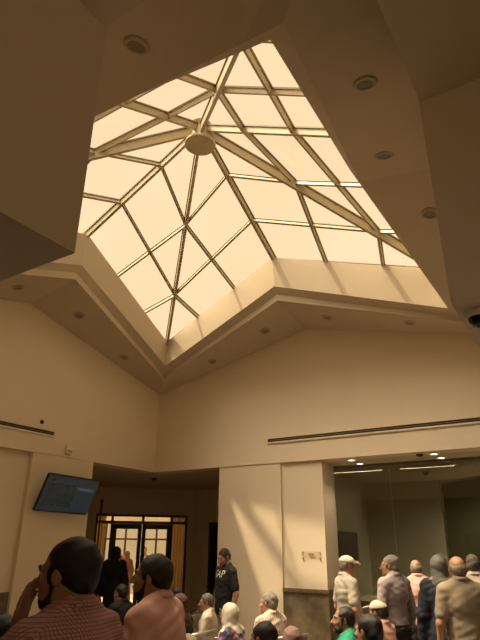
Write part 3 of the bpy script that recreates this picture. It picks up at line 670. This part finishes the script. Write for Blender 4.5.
def person(label, xy, hd, H, seat=False, arms=None, head=(0,0), lean=0., female=False, vox=.010, fat=0., skin=SKIN,
           top=CREAMC, sleeve='short', tucked=False, bottom=DARKTR, gown=None, hair='short', hairm=HAIRK, scarf=None, cap=None, beard=None, glasses=False,
           group=None, face=1, wob=.0035, seed=0, brace=False):
    s = (H-.555)/.765 if seat else H/1.715
    pel = np.array([0,0,.555 if seat else .95*s]); RL = Rx(-lean)
    def T(p): return pel+RL @ ((np.array(p, float)-np.array([0,0,.95]))*s)
    wd = .90 if female else 1.0
    sh = .172*wd
    HR = RL @ Rz(math.radians(head[0])) @ Rx(math.radians(head[1]))
    hc = T((0,.030,1.600))
    def Hh(p): return hc+HR @ (np.array(p, float)*s)
    hs = s
    b = Vol()
    # trunk
    tr = [('e',(0,0,.95),(.160*1.0,.115+fat*.3,.13)), ('e',(0,.012+fat*.3,1.10),(.140*wd+fat,.108+fat,.16)), ('e',(0,.0,1.29),(.158*wd+fat*.4,.112+fat*.4,.165)), ('e',(0,-.035,1.33),(.14*wd,.085,.13))]
    for _, c, r in tr: b.ell(T(c), np.array(r)*s, RL, .05*s)
    b.cap(T((-sh+.02,-.012,1.412)), T((sh-.02,-.012,1.412)), .058*s, .058*s, .05*s)
    b.cap(T((0,-.03,1.40)), T((0,-.018,1.48)), .078*s, .062*s, .04*s)
    for e in (-1,1): b.cap(T((e*.13,-.03,1.425)), T((e*.035,-.03,1.50)), .040*s, .035*s, .04*s)
    b.cap(T((0,-.022,1.44)), Hh((0,-.022,-.04)), .059*s*(.85 if female else 1), .056*s*(.85 if female else 1), .025*s)
    # head
    b.ell(Hh((0,-.018,.032)), np.array((.074,.095,.084))*hs, HR, .02*s)
    b.ell(Hh((0,.026,-.03)), np.array((.061,.068,.088))*hs, HR, .02*s)
    b.ell(Hh((0,.040,-.080)), np.array((.047,.047,.036))*hs, HR, .02*s)
    b.ell(Hh((0,.078,-.098)), np.array((.022,.016,.016))*hs, HR, .015*s)
    b.cap(Hh((-.032,.080,.020)), Hh((.032,.080,.020)), .012*hs, .012*hs, .015*s)
    for e in (-1,1):
        b.sub(Hh((e*.031,.100,.003)), np.array((.017,.012,.011))*hs, HR, .012*s)
        b.cap(Hh((e*.047,.060,-.022)), Hh((e*.030,.078,-.034)), .013*hs, .011*hs, .015*s)
    b.cap(Hh((0,.090,.010)), Hh((0,.115,-.030)), .0085*hs, .0125*hs, .010*s)
    for e in (-1,1): b.ell(Hh((e*.012,.101,-.033)), np.array((.008,.010,.007))*hs, HR, .006*s)
    b.ell(Hh((0,.089,-.060)), np.array((.022,.010,.007))*hs, HR, .006*s); b.ell(Hh((0,.087,-.071)), np.array((.019,.010,.007))*hs, HR, .006*s)
    if scarf is None:
        for e in (-1,1):
            Re = HR @ Rz(e*-.35)
            b.ell(Hh((e*.076,-.008,-.006)), np.array((.008,.019,.031))*hs, Re, .006*s); b.sub(Hh((e*.086,.0,-.004)), np.array((.006,.009,.017))*hs, Re, .004*s)
    # arms
    A = {}
    for sg, nm in ((-1,'L'),(1,'R')):
        a = (arms or {}).get(nm) or (ARM_LAP(sg) if seat else ARM_DOWN(sg)); A[nm] = a
        S_ = T((sg*sh,-.012,1.405)); E_ = T((a[0][0]*(wd if not arms else 1), a[0][1], a[0][2])); W_ = T(a[1])
        b.cap(S_, E_, .054*s*(.88 if female else 1), .041*s, .03*s); b.cap(E_, W_, .042*s, .0275*s, .02*s)
        hand(b, W_+RL@nrm(a[2])*.012*s, RL@nrm(a[2]), RL@nrm(a[3]), sg, a[4], s*.98)
        A[nm] = (S_, E_, W_, a)
    # legs
    LG = []
    for sg in (-1,1):
        if seat:
            h, k, a, t = np.array([sg*.085*s,.02,.54]), np.array([sg*.12,.43*s,.52]), np.array([sg*.12,.43*s,.085]), np.array([sg*.135,.57*s,.035])
        else:
            sp = .06*s if brace else 0
            h, k, a, t = np.array([sg*.085,0,.90])*s, np.array([sg*(.095+sp*.5),.02,.50])*s, np.array([sg*(.10+sp),-.02,.085])*s, np.array([sg*(.125+sp),.12,.03])*s
        b.cap(h, k, .085*s, .057*s, .05*s); b.cap(k, a, .056*s, .038*s, .03*s); b.cap(a+(0,-.02,-.045), t, .038*s, .03*s, .03*s); LG.append((h, k, a, t))
    me = b.mesh(vox)
    body = link('person', me, skin, None, True, (xy[0], xy[1], 0)); body.rotation_euler = (0,0,math.radians(32.43-hd))
    tag(body, label, 'person', group)
    # ---- face details
    if face:
        for e in (-1,1):
            ec = Hh((e*.031,.0755,.003)); q = MB(); bmesh.ops.create_uvsphere(q.bm, u_segments=16, v_segments=10, radius=.0125*hs); ey = q.build('eye', EYEW, body, True, ec)
            q = MB(); bmesh.ops.create_uvsphere(q.bm, u_segments=12, v_segments=8, radius=.0068*hs); q.build('iris', EYEK, ey, True, HR @ np.array((0,.0075*hs,0)))
            v = Vol(); v.cap(Hh((e*.016,.089,.022)), Hh((e*.034,.086,.028)), .0045*hs, .0045*hs, .01); v.cap(Hh((e*.034,.086,.028)), Hh((e*.052,.072,.020)), .0045*hs, .003*hs, .01)
            link('eyebrow', v.mesh(.0035), hairm, body)
        v = Vol(); v.ell(Hh((0,.0925,-.0655)), np.array((.021,.0085,.008))*hs, HR); link('lips', v.mesh(.0035), LIP, body)
    hv = max(.0055, vox*.75)
    # ---- hair
    if hair and scarf is None:
        v = Vol()
        if hair == 'short':
            v.ell(Hh((0,-.023,.036)), np.array((.080,.099,.088))*hs, HR, .01); v.ell(Hh((0,-.066,-.015)), np.array((.066,.050,.058))*hs, HR, .03)
            for e in (-1,1): v.cap(Hh((e*.071,.022,.02)), Hh((e*.071,.018,-.012)), .011*hs, .008*hs, .015)
            v.sub(Hh((0,.105,-.020)), np.array((.092,.076,.086))*hs, HR, .012)
            for e in (-1,1): v.sub(Hh((e*.085,.0,-.022)), np.array((.018,.026,.034))*hs, HR, .01)
        elif hair == 'receding':
            v.ell(Hh((0,-.030,.036)), np.array((.083,.099,.089))*hs, HR, .01); v.ell(Hh((0,-.068,-.018)), np.array((.066,.048,.058))*hs, HR, .03)
            for e in (-1,1): v.cap(Hh((e*.071,.022,.015)), Hh((e*.071,.020,-.020)), .011*hs, .009*hs, .015)
            v.sub(Hh((0,.112,.0)), np.array((.086,.082,.100))*hs, HR, .012)
            for e in (-1,1): v.sub(Hh((e*.085,.0,-.022)), np.array((.018,.026,.034))*hs, HR, .01)
        elif hair == 'bald':
            v.ell(Hh((0,-.030,.012)), np.array((.083,.096,.062))*hs, HR, .01); v.ell(Hh((0,-.066,-.02)), np.array((.066,.046,.05))*hs, HR, .03)
            v.sub(Hh((0,.060,.03)), np.array((.10,.075,.13))*hs, HR, .01); v.sub(Hh((0,-.012,.105)), np.array((.062,.075,.06))*hs, HR, .012)
            for e in (-1,1): v.sub(Hh((e*.085,.0,-.022)), np.array((.018,.026,.034))*hs, HR, .01)
        elif hair == 'bun':
            v.ell(Hh((0,-.026,.032)), np.array((.087,.106,.094))*hs, HR, .01); v.ell(Hh((0,-.09,-.03)), np.array((.070,.055,.085))*hs, HR, .04)
            v.sub(Hh((0,.105,-.022)), np.array((.078,.070,.080))*hs, HR, .012)
        link('hair', v.mesh(hv, .0035, seed), hairm, body)
    if beard is not None:
        v = Vol()
        v.ell(Hh((0,.040,-.082)), np.array((.0515,.0530,.043))*hs, HR, .01)
        for e in (-1,1): v.cap(Hh((e*.060,.012,-.022)), Hh((e*.047,.028,-.075)), .009*hs, .012*hs, .02)
        v.cap(Hh((-.024,.093,-.052)), Hh((.024,.093,-.052)), .0065*hs, .0065*hs, .01)
        v.sub(Hh((0,.108,-.066)), np.array((.022,.02,.007))*hs, HR, .004); v.sub(Hh((0,.085,-.02)), np.array((.047,.06,.028))*hs, HR, .008)
        link('beard', v.mesh(hv, .0015, seed), beard, body)
    if glasses:
        q = MB()
        for e in (-1,1):
            C = Hh((e*.032,.107,.002)); q.tube([C+HR@np.array((.021*math.cos(t)*hs,0,.015*math.sin(t)*hs)) for t in np.linspace(0, 2*math.pi, 17)], .0022*hs, 6, False)
            q.tube([Hh((e*.052,.104,.006)), Hh((e*.078,.03,.012)), Hh((e*.080,-.015,.008))], .0022*hs, 6)
        q.tube([Hh((-.012,.110,.006)), Hh((.012,.110,.006))], .0022*hs, 6); q.build('glasses', DARKWOOD, body)
    if scarf is not None:
        v = Vol()
        v.ell(Hh((0,-.022,.030)), np.array((.092,.112,.102))*hs, HR, .03); v.ell(Hh((0,-.015,-.06)), np.array((.090,.100,.09))*hs, HR, .04)
        v.cap(Hh((0,-.02,-.09)), T((0,-.02,1.45)), .085*s, .10*s, .04*s); v.ell(T((0,-.01,1.40)), np.array((.155*wd,.125,.085))*s, RL, .05*s); v.cap(T((-.10,.02,1.42)), T((.08,.09,1.27)), .05*s, .045*s, .04*s)
        v.sub(Hh((0,.105,-.018)), np.array((.056,.070,.075))*hs, HR, .012)
        link('headscarf', v.mesh(max(.008, vox*.9), .003, seed), scarf, body)
    if cap is not None:
        v = Vol(); v.ell(Hh((0,-.016,.040)), np.array((.087,.107,.086))*hs, HR, .01); v.cut(Hh((0,.0,.040)), HR@np.array((0,-.12,-1.)))
        c_ = link('cap', v.mesh(hv), cap, body)
        v = Vol(); v.ell(Hh((0,.110,.050)), np.array((.068,.072,.010))*hs, HR @ Rx(-.25), .01); v.sub(Hh((0,.02,.045)), np.array((.078,.085,.05))*hs, HR, .006); link('peak', v.mesh(hv), cap, c_)
    # ---- clothing
    fl = .013
    if gown is None:
        v = Vol(); hem = .96 if tucked else .86
        for _, c, r in tr: v.ell(T(c), (np.array(r)+fl+(.006 if not tucked else 0))*s, RL, .05*s)
        v.cap(T((-sh+.02,-.012,1.412)), T((sh-.02,-.012,1.412)), (.058+fl)*s, (.058+fl)*s, .05*s)
        v.cap(T((0,-.03,1.40)), T((0,-.012,1.48)), (.088)*s, .076*s, .04*s)
        for e in (-1,1): v.cap(T((e*.13,-.03,1.425)), T((e*.038,-.03,1.50)), .053*s, .043*s, .04*s)
        for nm in 'LR':
            S_, E_, W_, a = A[nm]
            if sleeve == 'short':
                e = S_+(E_-S_)*.72; v.cap(S_, e, (.054+fl)*s, (.046+fl+.006)*s, .03*s)
                d = nrm(E_-S_)
            else:
                v.cap(S_, E_, (.054+fl)*s, (.042+fl)*s, .03*s); e = E_+(W_-E_)*.93; v.cap(E_, e, (.042+fl)*s, (.030+fl*.9)*s, .02*s)
        v.cut(T((0,0,hem)), RL@np.array((0,0,-1.)))
        v.cut(T((0,.02,1.505)), RL@np.array((0,.5,1.)))
        shirt = link('shirt', v.mesh(max(vox, .006), wob, seed), top, body)
        v = Vol()
        cp = [T((.070*math.sin(q), -.018-.066*math.cos(q), 1.500+.016*math.cos(q)-.012*(1-math.cos(q)))) for q in np.linspace(-2.75, 2.75, 15)]
        for c0, c1 in zip(cp, cp[1:]): v.cap(c0, c1, .0155*s, .0155*s, .015*s)
        link('collar', v.mesh(max(vox*.7, .006)), top, body)
        v = Vol(); v.ell(T((0,0,.95)), (np.array((.160,.115+fat*.3,.13))+fl*.9)*s, RL, .05*s)
        for (h, k, a, t) in LG:
            v.cap(h, k, (.085+fl)*s, (.058+fl)*s, .05*s); v.cap(k, a+np.array((0,0,-.02)), (.057+fl)*s, (.045+fl)*s, .04*s)
        v.cut(T((0,0,1.02)), RL@np.array((0,0,1.)))
        link('trousers', v.mesh(max(vox, .008), wob, seed+1), bottom, body)
        if tucked:
            v = Vol(); v.ell(T((0,0,.985)), (np.array((.157,.114+fat*.5,.12))+fl*1.35)*s, RL); v.cut(T((0,0,1.0)), RL@np.array((0,0,1.))); v.cut(T((0,0,.965)), RL@np.array((0,0,-1.)))
            link('belt', v.mesh(max(vox*.8, .007)), SHOE, body)
    else:
        v = Vol()
        for _, c, r in tr: v.ell(T(c), (np.array(r)+fl+.012)*s, RL, .07*s)
        v.cap(T((-sh+.02,-.012,1.412)), T((sh-.02,-.012,1.412)), (.058+fl)*s, (.058+fl)*s, .05*s)
        for nm in 'LR':
            S_, E_, W_, a = A[nm]; v.cap(S_, E_, (.054+fl+.008)*s, (.044+fl+.016)*s, .04*s); v.cap(E_, E_+(W_-E_)*.95, (.044+fl+.014)*s, (.034+fl+.02)*s, .03*s)
        if seat:
            for (h, k, a, t) in LG: v.cap(h, k, (.085+fl+.01)*s, (.075+fl)*s, .10*s); v.cap(k, a, (.075+fl)*s, (.08+fl)*s, .12*s)
        else:
            v.cap((0,0,.92*s), (0,.0,.16*s), .165*s, .215*s, .1*s); v.cut((0,0,.05), (0,0,-1.))
        v.cut(T((0,.02,1.50)), RL@np.array((0,.35,1.)))
        link('dress', v.mesh(max(vox, .009), wob*1.3, seed), gown, body)
    for (h, k, a, t) in LG:
        v = Vol(); d = nrm((t-a)*np.array((1,1,0))); v.cap(np.array((a[0],a[1]-.03,.05)), np.array((t[0],t[1]+.02,.042)), .045*s, .038*s, .03*s); v.cap(np.array((a[0],a[1],.05)), a, .045*s, .046*s, .03*s); v.cut((0,0,.004), (0,0,-1.))
        link('shoe', v.mesh(max(vox, .009)), SHOE, body)
    body['_hand_R'] = 0
    del body['_hand_R']
    Mw = Matrix.Translation(body.location) @ Matrix.Rotation(body.rotation_euler.z, 4, 'Z')
    return body, {k: Mw @ Vector(A[k][2]) for k in 'LR'}, Mw
def seated(label, chair_label, xy, hd, H, **k):
    r = person(label, xy, hd, H, seat=True, **k)
    a = math.radians(32.43-hd); back = Vector((math.sin(a), -math.cos(a), 0))*.0
    place_chair(xy[0]+back.x, xy[1]+back.y, hd, chair_label)
    return r

# ------------------------------------------------------------------ the people
# near man with his left hand over his mouth
person('man in a red checked shirt holding a hand over his mouth', (-1.675,1.51), -61, 1.765, vox=.006, top=CHECK, hair='receding', beard=BEARD, head=(15,-2), fat=.04, face=1, seed=1,
       arms={'L': ((-.264,.245,1.20), (-.086,.147,1.412), (.22,-.03,1.0), (.35,-.94,-.15), .15), 'R': None})
person('bearded man in a plain salmon pink polo shirt', (-2.13,2.52), -67, 1.70, vox=.0065, top=PINKC, hair='short', beard=BEARD, head=(13,3), fat=.025, seed=2)
# standing figures
person('woman in a long black abaya seen from behind at the doors', (-8.28,8.52), 0, 1.70, gown=BLACKT, scarf=BLACKT, female=True, vox=.012, face=0, seed=3)
tee, _, _ = person('standing man in a black tee with white lettering and khaki trousers', (-4.76,7.16), -122, 1.70, top=BLACKT, bottom=KHAKI, beard=BEARD, head=(14,-18), vox=.009, seed=4)
_, capw, _ = person('man in a white cap and short-sleeved white shirt facing right', (-2.73,6.74), 76, 1.64, top=WHITEC, cap=mat('cream_cap_cloth', (.60,.52,.38), .85, noise=.05), hairm=HAIRG, vox=.009, bottom=GREYTR, fat=.02, head=(0,-4), seed=5,
       arms={'L': None, 'R': ((.25,-.03,1.13),(.26,.10,.90),(0,.4,-1),(-1,.2,0),.7)})
_, strw, _ = person('grey-haired man in a lavender striped shirt holding papers', (-2.14,6.67), -32, 1.66, top=STRIPE, sleeve='long', tucked=True, hairm=HAIRG, glasses=True, hair='receding', vox=.009, head=(34,0), seed=6,
       arms={'L': ((-.245,-.02,1.13),(-.25,.10,.89),(0,.35,-1),(1,.2,0),.6), 'R': None})
person('man in a pink shirt leaning at the granite counter', (-2.15,7.72), 12, 1.60, top=PINKL, sleeve='long', hair='bald', hairm=HAIRG, lean=.12, vox=.010, face=0, seed=7)
person('woman in a navy coat and grey headscarf seen from behind', (-1.60,6.62), 22, 1.66, gown=NAVY, scarf=GREYSC, female=True, vox=.010, face=0, seed=8)
person('balding man in a rumpled beige shirt seen from behind', (-1.26,5.95), 2, 1.67, top=TAUPE, hair='bald', hairm=HAIRG, vox=.008, fat=.03, head=(0,4), face=0, seed=9, wob=.0028, sleeve='short')
person('man in a cream shirt partly hidden behind the beige shirt', (-1.36,7.25), 20, 1.67, top=CREAMC, vox=.010, face=0, hair='short', hairm=HAIRS, seed=10)
person('person in a white shirt cut off by the right edge', (-.93,6.45), -20, 1.60, top=WHITEC, vox=.010, face=0, hairm=HAIRK, seed=11)
# seated figures and their chairs
seated('man in a bright green tee looking left', 'steel waiting chair under the man in green', (-2.13,5.18), -76, 1.24, top=GREENC, beard=BEARD, hair='receding', head=(16,4), vox=.008, fat=.03, seed=12, skin=SKIND)
seated('dark-haired man in black in front of the white cap', 'steel waiting chair under the dark-haired man by the green tee', (-1.55,4.23), -40, 1.30, top=BLACKT, vox=.008, face=0, seed=13)
seated('seated person in a white cap and pale pink shirt', 'steel waiting chair under the white cap wearer', (-2.08,5.97), -50, 1.24, top=PINKL, cap=WHITES, vox=.009, face=0, seed=14)
seated('grey-haired man in a pale striped shirt seated with his back turned', 'steel waiting chair under the grey-haired man in stripes', (-3.28,5.84), -42, 1.27, top=STRIPE2, hair='short', hairm=HAIRG, vox=.009, face=0, head=(15,0), seed=15, sleeve='long', fat=.02)
seated('black-haired head at the bottom beside the flowered dress', 'steel waiting chair under the black-haired head at the bottom', (-2.13,3.73), -50, 1.257, top=DARKTR, vox=.009, face=0, hair='short', seed=16)
seated('woman in a mauve brown headscarf at the bottom edge', 'steel waiting chair under the mauve brown headscarf', (-2.32,4.50), -45, 1.13, gown=BROWNS, scarf=BROWNS, female=True, vox=.009, face=0, seed=17)
seated('woman in a white headscarf and flowered dress', 'steel waiting chair under the flowered dress', (-3.35,5.16), -62, 1.20, gown=FLOWER, scarf=WHITES, female=True, vox=.009, face=0, seed=18)
seated('man in glasses and a cream shirt with greying hair', 'steel waiting chair under the man in glasses', (-4.32,6.12), -84, 1.19, top=CREAMC, hairm=HAIRS, hair='short', glasses=True, vox=.009, face=1, head=(12,-4), seed=19, sleeve='long')
seated('woman in a dark maroon headscarf and black dress', 'steel waiting chair under the maroon headscarf', (-4.20,5.42), -62, 1.23, gown=BLACKT, scarf=MAROON, female=True, vox=.009, face=0, seed=20)
seated('dark-haired man in black seated before the glass doors', 'steel waiting chair in front of the glass doors', (-5.62,5.96), -58, 1.25, top=BLACKT, vox=.010, face=0, seed=21)
seated('dark head just behind the salmon pink polo shirt', 'steel waiting chair behind the salmon pink polo', (-5.20,6.59), -58, 1.20, top=DARKTR, vox=.010, face=0, seed=22)
seated('person in a cream headscarf low at the bottom edge', 'steel waiting chair under the cream headscarf', (-2.33,3.09), -55, 1.225, gown=cloth('cream_dress_cloth', (.50,.42,.30)), scarf=cloth('cream_headscarf_cloth', (.55,.46,.30)), female=True, vox=.009, face=0, seed=23)
seated('dark-clothed person low at the left edge', 'steel waiting chair low at the left edge', (-3.95,2.96), -58, 1.25, top=BLACKT, vox=.010, face=0, seed=24)
place_chair(-2.80, 5.46, -57.6, 'empty steel waiting chair right of the grey-haired man in stripes')
# people beyond the doors
def dpt(x, y): v = Mdiag @ Vector((x, y, 0)); return (v.x, v.y)
person('person in dusky pink and a taupe scarf standing beyond the left glass door', dpt(.70,5.2), 170, 1.64, gown=cloth('dusk_pink_dress', (.40,.20,.15)), scarf=TAUPE, female=True, vox=.013, face=0, seed=30)
person('person in a brownish pink dress beyond the doors, nearer of two', dpt(.95,4.2), -150, 1.55, gown=cloth('brown_pink_dress', (.30,.17,.12)), scarf=cloth('dusty_pink_scarf', (.36,.2,.16)), female=True, vox=.013, face=0, seed=31)
person('person in cream clothes beyond the right glass door', dpt(1.55,5.8), 160, 1.68, top=CREAMC, bottom=KHAKI, vox=.013, face=0, seed=32)
# white chest lettering on the black tee, laid on the cloth
def lettering(body, text, size, z, parent_name='shirt'):
    sh = [c for c in body.children if c.name.startswith(parent_name)][0]
    cu = bpy.data.curves.new('lettering', 'FONT'); cu.body = text; cu.size = size; cu.align_x = 'CENTER'; cu.resolution_u = 3
    ob = bpy.data.objects.new('lettering_source', cu); COL.objects.link(ob)
    dg = bpy.context.evaluated_depsgraph_get(); me = bpy.data.meshes.new_from_object(ob.evaluated_get(dg)); bpy.data.objects.remove(ob)
    bm = bmesh.new(); bm.from_mesh(me); bmesh.ops.triangulate(bm, faces=bm.faces); bmesh.ops.subdivide_edges(bm, edges=bm.edges, cuts=2, use_grid_fill=True)
    bt = BVHTree.FromPolygons([v.co for v in sh.data.vertices], [tuple(p.vertices) for p in sh.data.polygons])
    for v in bm.verts:
        x, zz = -v.co.x, z+v.co.y
        h = bt.ray_cast(Vector((x, .6, zz)), Vector((0,-1,0)))
        v.co = Vector((x, (h[0].y if h[0] else .12)+.003, zz))
    bm.to_mesh(me); bm.free(); me.materials.clear()
    return link('chest_lettering', me, mat('white_print', (.72,.66,.56), .7), body)
lettering(tee, 'GAP', .13, 1.33)
# papers held in hands, and things on the sill
def sheet(name, label, c, hd, tilt, w, h, M=PAPER, bend=.02):
    b = MB(); n = 6; rows = []
    for j in range(n+1):
        for i in range(n+1):
            pass
    g = [[b.bm.verts.new(((i/n-.5)*w, bend*math.sin(i/n*3+.6)*math.cos(j/n*2), (j/n-.5)*h)) for i in range(n+1)] for j in range(n+1)]
    for j in range(n):
        for i in range(n): b.bm.faces.new((g[j][i], g[j][i+1], g[j+1][i+1], g[j+1][i]))
    o = b.build(name, M, None, True, c); o.rotation_euler = (math.radians(tilt), 0, math.radians(32.43-hd))
    sm = o.modifiers.new('thickness', 'SOLIDIFY'); sm.thickness = .0015
    return tag(o, label, 'paper')

sheet('paper_sheet', 'folded white paper in the hand of the man in the white cap', capw['R']+Vector((-.05,-.05,-.19)), 70, 8, .10, .20)
sheet('paper_sheet', 'white papers in the hand of the man in lavender stripes', strw['L']+Vector((.0,-.09,-.20)), -20, -18, .19, .27)
pb = empty('desk_printer', (-2.62, 9.02, 1.03)); tag(pb, 'black desk device on the granite sill behind the white cap', 'printer')
MB().box((-.17,-.09,0),(.17,.07,.12)).bevel(.012).build('body', BLACKP, pb); MB().box((-.13,-.093,.03),(.13,-.088,.06)).build('slot', SLOT, pb); MB().box((-.12,-.02,.12),(.12,.05,.135)).build('tray', BLACKP, pb)
